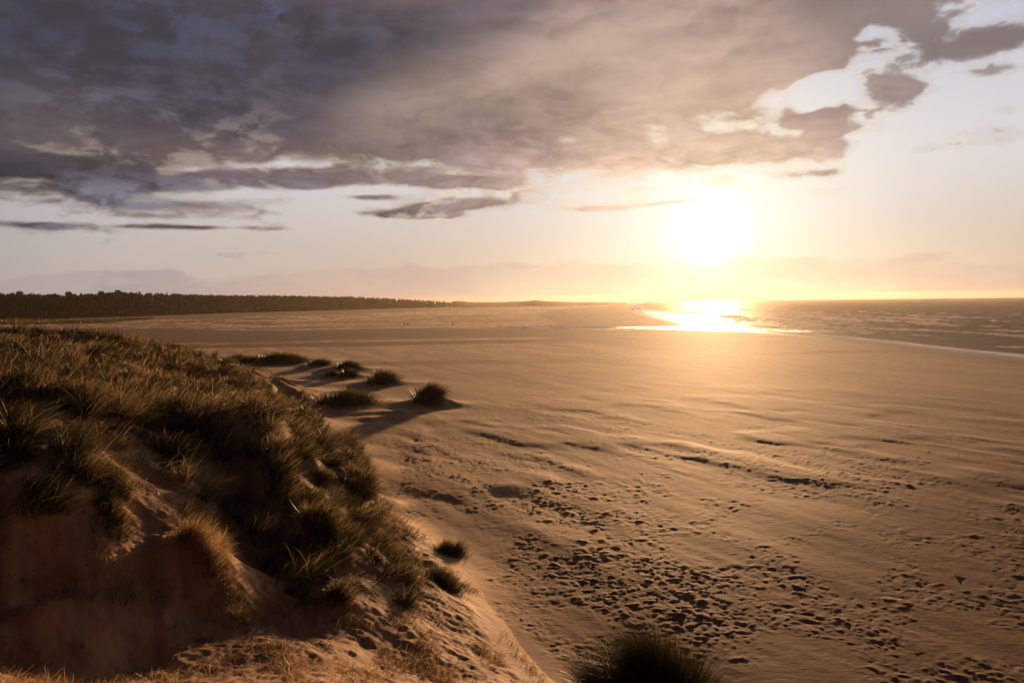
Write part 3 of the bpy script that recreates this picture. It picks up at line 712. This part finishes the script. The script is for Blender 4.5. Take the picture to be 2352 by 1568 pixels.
SP = 'small sprigs scattered on the bare dune sand'
for (a, b_, w, h_) in [(60, 1348, 50, 26), (160, 1322, 40, 24), (180, 1500, 40, 22), (335, 1555, 36, 20), (402, 1446, 40, 26), (90, 1530, 34, 18), (540, 1510, 44, 26), (630, 1545, 36, 22), (885, 1505, 40, 24), (965, 1485, 44, 30), (1030, 1545, 40, 22), (1100, 1500, 36, 20), (690, 1345, 40, 28), (600, 1225, 36, 28), (500, 1135, 34, 22), (220, 1262, 60, 30)]:
    px_tuft(a, b_, w, h_, 130, 'small sparse dry sprig growing on the bare dune sand', mat=M_straw, group=SP, lean=0.7)
DR = 'drooping tufts on the grassy brinks of the dune'
for (a, b_, w, h_, n_, lb) in [(742, 1225, 74, 70, 1500, 'drooping backlit tuft at the top of the long grass column'), (764, 1300, 66, 70, 1300, 'drooping backlit tuft midway down the long grass column'), (776, 1375, 56, 66, 1100, 'drooping backlit tuft at the foot of the long grass column'),
        (262, 1120, 70, 70, 1300, 'wind-bent tuft on the brink above the shaded hollow'), (262, 1196, 60, 60, 900, 'ragged tuft hanging lowest on the left brink'), (385, 1045, 76, 66, 1300, 'pale wind-bent tuft between the two shaded hollows'),
        (640, 1095, 70, 62, 1200, 'backlit tuft where the grass meets the bare slope'), (830, 1120, 50, 70, 1300, 'upright tuft at the right-hand corner of the turf block'), (925, 1335, 60, 56, 900, 'drooping tuft on the second grass column right of the long one'), (880, 1270, 66, 52, 1000, 'tuft at the top of the second grass column')]:
    px_tuft(a, b_, w, h_, n_, lb, mat=M_grass, group=DR, lean=0.9, splay=0.8)

# ------------------------------------------------------------------ far wood and dunes
def far_material(name, c1, c2, scale):
    m, nt, b = new_mat(name); tc = nt.nodes.new('ShaderNodeTexCoord')
    n = noise(nt, tc.outputs['Object'], scale, 5, 0.65)
    nt.links.new(mixc(nt, n.ss(0.35, 0.65), c1, c2), b.inputs['Base Color']); b.inputs['Roughness'].default_value = 0.95
    b.inputs['Specular IOR Level'].default_value = 0.1
    return m
M_leaf = far_material('pine_foliage', (0.008, 0.009, 0.005), (0.020, 0.018, 0.009), 0.15)
M_bark = far_material('pine_bark', (0.06, 0.04, 0.028), (0.12, 0.08, 0.055), 0.5)
M_scrub = far_material('dune_scrub', (0.045, 0.036, 0.02), (0.10, 0.075, 0.045), 0.03)

wood_base = [(-420, 750), (-200, 742), (0, 733), (180, 730), (342, 726), (520, 719), (640, 715.5), (804, 711.5), (930, 708), (1040, 705.5)]
wood_top = [(-420, 668), (-200, 667), (0, 668), (100, 671), (200, 670), (273, 666), (400, 671), (513, 674.5), (640, 676), (804, 679), (930, 685), (1000, 690), (1040, 693)]
def wood_line(px):
    by = np.interp(px, [p[0] for p in wood_base], [p[1] for p in wood_base])
    ty = np.interp(px, [p[0] for p in wood_top], [p[1] for p in wood_top])
    p = on_z(px, by); q = at_y(px, ty, p[1]); return p, q[2]
# rising wooded ground
def wood_ground():
    cols = []; pxs = np.linspace(-420, 1440, 240)
    prof = [(0.0, -0.5), (12, 1.2), (30, 3.0), (60, 5.0), (110, 9.5), (180, 10.5), (500, 10.0), (900, 4.0)]
    for i, px in enumerate(pxs):
        if px <= 1040: p, top = wood_line(px)
        else:
            by = np.interp(px, [1040, 1440], [705.5, 700.2]); p = on_z(px, by)
            ty = np.interp(px, [1040, 1075, 1130, 1190, 1212, 1231, 1255, 1300, 1345, 1400, 1440], [689, 693, 694.5, 692.5, 691, 689.3, 691.5, 694.2, 694.4, 696, 697.6])
            top = at_y(px, ty, p[1])[2]
        g = min(11.0, max(top - 19, 3)) if px <= 1000 else top * np.interp(px, [1000, 1060], [0.5, 1.0])
        if px <= 1000: g = np.interp(px, [900, 1000], [g, top * 0.5])
        d = np.array([p[0], p[1]]); d = d / np.linalg.norm(d); sc = np.linalg.norm(p[:2]) / 1200
        for k, (o, z) in enumerate(prof):
            q = p[:2] + d * o * max(sc, 0.7); nz = (vnoise(np.array(q[0] / 22), np.array(q[1] / 22), 7) - 0.5)
            cols.append((q[0], q[1], z / 10.5 * g + float(nz) * 1.4 * (k > 1) * min(1, g / 8)))
    n = len(prof); V = np.array(cols); idx = np.arange(len(V)).reshape(-1, n)
    q = np.stack([idx[:-1, :-1], idx[1:, :-1], idx[1:, 1:], idx[:-1, 1:]], -1).reshape(-1, 4)
    o = mesh_obj('hills', V, [q], M_scrub); tag(o, 'low scrubby hills along the far end of the beach', 'hills', kind='structure')
wood_ground()
def crown(n, r, h, seed):
    g = np.random.default_rng(seed)
    # clump centres in a flattened dome, each clump a few ragged leaf faces
    k = n // 5; c = g.standard_normal((k, 3)); c /= np.linalg.norm(c, axis=1, keepdims=True); c *= (g.random((k, 1)) ** 0.4)
    c = c * np.array([r, r, h / 2])
    V = []; Q = []
    for ci in c:
        for _ in range(5):
            o = ci + g.standard_normal(3) * r * 0.16; s = r * (0.20 + 0.14 * g.random())
            a = g.standard_normal(3); a /= np.linalg.norm(a); b = np.cross(a, g.standard_normal(3)); b /= np.linalg.norm(b)
            i = len(V); V += [o - a * s, o + b * s * .7, o + a * s, o - b * s * .7]; Q.append((i, i + 1, i + 2, i + 3))
    return np.array(V), np.array(Q)
crowns = [crown(150 if i < 3 else 260, 4.2, 9.0, 50 + i) for i in range(5)]
def trunk(h, r):
    V = []; Q = []
    for k in range(4):
        z = h * k / 3; rr = r * (1 - 0.2 * k)
        for j in range(5): V.append((rr * math.cos(j * 1.2566) + 0.15 * math.sin(k * 2), rr * math.sin(j * 1.2566), z))
    for k in range(3):
        for j in range(5): Q.append((k * 5 + j, k * 5 + (j + 1) % 5, (k + 1) * 5 + (j + 1) % 5, (k + 1) * 5 + j))
    return np.array(V), np.array(Q)
def wood():
    Vs = []; Qs = []; n0 = 0; Ms = []
    g = np.random.default_rng(5)
    px = -420.0
    while px < 1035:
        p, top = wood_line(px); D = np.linalg.norm(p[:2]); d = p[:2] / D
        taper = np.interp(px, [900, 1040], [1, 0.55])
        for row, off in enumerate((4, 34, 75, 125)):
            o = p[:2] + d * (off + g.random() * 18) * max(1, D / 1200) + np.array([-d[1], d[0]]) * (g.random() - .5) * 5
            g0 = (0.4, 3.0, 6.5, 10.0)[row] * taper
            ht = (top - g0) * (1.02 if row == 3 else 0.96) - g.random() ** 2 * 1.3 - (0, 0, 0, 0)[row] - (4.5, 2.5, 1.0, 0)[row] - 0.5
            ht = max(ht, 4)
            cv, cq = crowns[g.integers(5)]
            cs = ht / 20 * (0.85 + 0.3 * g.random()); a = g.random() * 6.28
            R = np.array([[math.cos(a), -math.sin(a), 0], [math.sin(a), math.cos(a), 0], [0, 0, 1]])
            low = (0.35 if row == 0 else 0.55) * ht
            hh = (ht - low) / 9.0
            v = cv @ R.T * np.array([cs * 1.25, cs * 1.25, hh * 1.15]); v = v + np.array([o[0], o[1], g0 + (ht + low) / 2])
            Vs.append(v); Qs.append(cq + n0); n0 += len(v)
            for fr in ((0.18, 0.45) if row < 2 else (0.45,)):
                cv2, cq2 = crowns[g.integers(3)]; a2 = cs * 1.2
                v = cv2 * np.array([a2, a2, ht * 0.05 + 0.3]) + np.array([o[0], o[1], g0 + ht * fr]) + np.append(g.standard_normal(2) * 1.5, 0)
                Vs.append(v); Qs.append(cq2 + n0); n0 += len(v)
            tv, tq = trunk(ht * 0.7, 0.32); tv = tv + np.array([o[0], o[1], g0 - 0.5]); Vs.append(tv); Qs.append(tq + n0); n0 += len(tv)
        px += F * 4.6 / D * (0.7 + 0.6 * g.random())
    o = mesh_obj('pine_wood', np.concatenate(Vs), [np.concatenate(Qs)], M_leaf, smooth=False)
    tag(o, 'far-off dark pine wood standing behind the beach', 'wood', kind='stuff')
    print('wood faces', sum(len(q) for q in Qs))
wood()
def lone_pine(px, top_py, label):
    p, top = wood_line(px); D = np.linalg.norm(p[:2]); d = p[:2] / D
    o = p[:2] + d * 118; tz = at_y(px, top_py, o[1])[2]; g0 = 9.0
    root = empty('pine_tree', (o[0], o[1], g0)); tag(root, label, 'pine tree', 'taller pines breaking the skyline of the wood')
    ht = tz - g0; tv, tq = trunk(ht * 0.85, 0.4); mesh_obj('trunk', tv, [tq], M_bark, root)
    cv, cq = crowns[3]; s = ht / 30
    mesh_obj('crown', cv * np.array([s * 1.3, s * 1.3, s]) + np.array([0, 0, ht - 4.6 * s]), [cq], M_leaf, root, smooth=False)
lone_pine(273, 665.5, 'tallest pine standing above the wooded skyline at its highest point')
lone_pine(235, 668, 'second tall pine poking up left of the tallest one')
lone_pine(160, 668.8, 'rounded pine crown on the skyline above the left of the wood')
lone_pine(48, 668, 'leftmost pine crown standing out of the wooded skyline')

# low grassy spit in front of the wood at far left
def spit():
    N = 26000; g = rng
    px = g.random(N) * 780 - 430; c = np.interp(px, [-430, 0, 250, 350], [750, 741, 737, 733]); hw = np.interp(px, [-430, 0, 250, 350], [6, 5, 3.0, 0.6])
    py = c + (g.random(N) * 2 - 1) * hw
    P = np.array([on_z(a, b) for a, b in zip(px, py)])
    nz = fbm(P[:, 0] / 25, P[:, 1] / 25, 3, 201)
    k = nz > 0.42; P = P[k]; n = len(P); nz = nz[k]
    L = (0.6 + 2.2 * (nz - 0.4)) * (0.7 + 0.6 * g.random(n)) * 1.5
    V, q, t, al, K = blades(P, norm(np.array([0.3, 0, 1.0]) + 0.4 * g.standard_normal((n, 3))), L, np.full(n, 0.55), np.full(n, 0.5), norm(WIND + g.standard_normal((n, 3)) * .5), 2)
    o = mesh_obj('salt_marsh', V, [q, t], M_dark, attrs={'along': al, 'shade': np.repeat(g.random(n), K)})
    tag(o, 'low strip of marsh grass in front of the wood', 'grass', kind='stuff')
spit()

# ------------------------------------------------------------------ walkers
def person(px, py, label, jacket, trousers, stride, arms, face=0.0):
    p = on_z(px, py); z0 = float(sample_height(p[0], p[1])[0]) + 0.03
    root = empty('person', (p[0], p[1], z0)); root.rotation_euler = (0, 0, face); tag(root, label, 'person', 'people walking on the far beach')
    def skinned(name, V, E, Rr, mat, rootv=0, par=root):
        me = bpy.data.meshes.new(name); me.from_pydata(V, E, []); o = bpy.data.objects.new(name, me); COL.objects.link(o); o.parent = par
        md = o.modifiers.new('skin', 'SKIN'); md.use_smooth_shade = True
        for v, r in zip(me.skin_vertices[0].data, Rr): v.radius = r if isinstance(r, tuple) else (r, r)
        me.skin_vertices[0].data[rootv].use_root = True
        sb = o.modifiers.new('sub', 'SUBSURF'); sb.levels = 1; sb.render_levels = 1; me.materials.append(mat); return o
    s = stride
    V = [(0, 0, .95), (0, 0, 1.15), (0, 0.01, 1.38), (0, 0, 1.50), (0, -.01, 1.62), (0, -.02, 1.73),
         (-.10, -s * .2, .88), (-.11, -s * .5 - .03, .50), (-.11, -s, .09), (-.12, -s - .16, .04), (.10, s * .2, .88), (.11, s * .45 - .04, .50), (.11, s, .09), (.12, s - .15, .04)]
    E = [(0, 1), (1, 2), (2, 3), (3, 4), (4, 5), (0, 6), (6, 7), (7, 8), (8, 9), (0, 10), (10, 11), (11, 12), (12, 13)]
    Rr = [(.16, .11), (.15, .10), (.18, .11), .06, (.085, .10), (.07, .085), .09, .065, .042, .035, .09, .065, .042, .035]
    for sx in (-1, 1):
        i = len(V); a = arms * sx
        V += [(sx * .19, 0, 1.42), (sx * .25, a * .12, 1.16), (sx * .24, a * .25 - .06, .92), (sx * .235, a * .27 - .08, .83)]
        E += [(2, i), (i, i + 1), (i + 1, i + 2), (i + 2, i + 3)]; Rr += [.06, .048, .036, .03]
    def m(name, c):
        mt, nt, b = new_mat(name); n = noise(nt, None, 20, 3)
        nt.links.new(mixc(nt, n.lin(0, 1) , c, tuple(k * .7 for k in c)), b.inputs['Base Color']); b.inputs['Roughness'].default_value = 0.85; return mt
    skinned('body', V, E, Rr, m('skin', (0.38, 0.22, 0.15)))
    JV = V[:3] + [(0, 0, 1.46)]; JE = [(0, 1), (1, 2), (2, 3)]; JR = [(.19, .135), (.18, .125), (.205, .13), .08]
    for sx in (-1, 1):
        i = len(JV); a = arms * sx
        JV += [(sx * .19, 0, 1.42), (sx * .25, a * .12, 1.16), (sx * .24, a * .25 - .06, .92)]; JE += [(2, i), (i, i + 1), (i + 1, i + 2)]; JR += [.075, .062, .05]
    JV.append((0, 0, .84)); JE.append((0, len(JV) - 1)); JR.append((.20, .14))
    skinned('jacket', JV, JE, JR, m('jacket', jacket))
    T = [V[0], V[6], V[7], (V[8][0], V[8][1], .13), V[10], V[11], (V[12][0], V[12][1], .13)]
    skinned('trousers', T, [(0, 1), (1, 2), (2, 3), (0, 4), (4, 5), (5, 6)], [(.17, .12), .105, .08, .06, .105, .08, .06], m('trousers', trousers))
    skinned('hair', [(0, .01, 1.68), (0, .0, 1.76)], [(0, 1)], [(.09, .10), (.07, .085)], m('hair', (0.04, 0.025, 0.018)))
person(929, 748.5, 'person in dark clothes striding, left of a close pair', (0.03, 0.03, 0.04), (0.03, 0.03, 0.035), 0.22, 1.0, 0.6)
person(937, 749.3, 'person in dark clothes upright beside the striding one', (0.035, 0.028, 0.025), (0.025, 0.025, 0.03), 0.12, 0.6, -0.4)
person(1040, 748.3, 'lone person in a dark coat well right of the pair', (0.025, 0.022, 0.025), (0.03, 0.025, 0.025), 0.10, 0.4, 0.2)

# piece of driftwood on the right of the beach
def driftwood():
    p = on_z(2192, 1326); root = None
    V = []; Q = []; n = 9
    for k in range(n):
        t = k / (n - 1); c = Vector((0.55 * t - 0.1 * math.sin(t * 5), -0.28 * t, 0.04 + 0.16 * (1 - t) ** 2)); r = 0.05 * (1 - 0.6 * abs(t - 0.45)) + 0.006 * math.sin(k * 3)
        for j in range(7): a = j * 2 * math.pi / 7; V.append((.55 * (c.x + r * math.sin(a) * .5), .55 * (c.y + r * math.cos(a)), .5 * (c.z + r * math.sin(a))))
    for k in range(n - 1):
        for j in range(7): Q.append((k * 7 + j, k * 7 + (j + 1) % 7, (k + 1) * 7 + (j + 1) % 7, (k + 1) * 7 + j))
    o = mesh_obj('driftwood', np.array(V), [np.array(Q), np.array([list(range(7))[::-1], list(range((n - 1) * 7, n * 7))])], M_bark)
    o.location = (p[0], p[1], float(sample_height(p[0], p[1])[0])); tag(o, 'dark bent piece of driftwood lying on the open sand', 'driftwood')
driftwood()

# ------------------------------------------------------------------ haze
def haze():
    m = bpy.data.materials.new('haze'); m.use_nodes = True; nt = m.node_tree; nt.nodes.clear()
    out = nt.nodes.new('ShaderNodeOutputMaterial'); v = nt.nodes.new('ShaderNodeVolumePrincipled')
    v.inputs['Color'].default_value = (0.90, 0.76, 0.60, 1); v.inputs['Density'].default_value = 0.42e-4; v.inputs['Anisotropy'].default_value = 0.68
    nt.links.new(v.outputs[0], out.inputs['Volume'])
    x0, x1, y0, y1, z0, z1 = -R_FAR * 1.1, R_FAR * 1.1, -60, R_FAR * 1.1, -3, 38
    V = [(x, y, z) for x in (x0, x1) for y in (y0, y1) for z in (z0, z1)]
    Q = np.array([(0, 1, 3, 2), (4, 6, 7, 5), (0, 4, 5, 1), (2, 3, 7, 6), (0, 2, 6, 4), (1, 5, 7, 3)])
    o = mesh_obj('haze', np.array(V), [Q], m, smooth=False); tag(o, 'thin golden haze over the beach', 'haze', kind='stuff')
haze()

# ------------------------------------------------------------------ render settings
scene.view_settings.view_transform = 'Standard'; scene.view_settings.look = 'None'
scene.view_settings.exposure = 0.45; scene.view_settings.gamma = 1.0
scene.cycles.use_denoising = True
scene.cycles.max_bounces = 6; scene.cycles.volume_bounces = 1; scene.cycles.transparent_max_bounces = 8
scene.cycles.caustics_reflective = True; scene.cycles.sample_clamp_indirect = 4
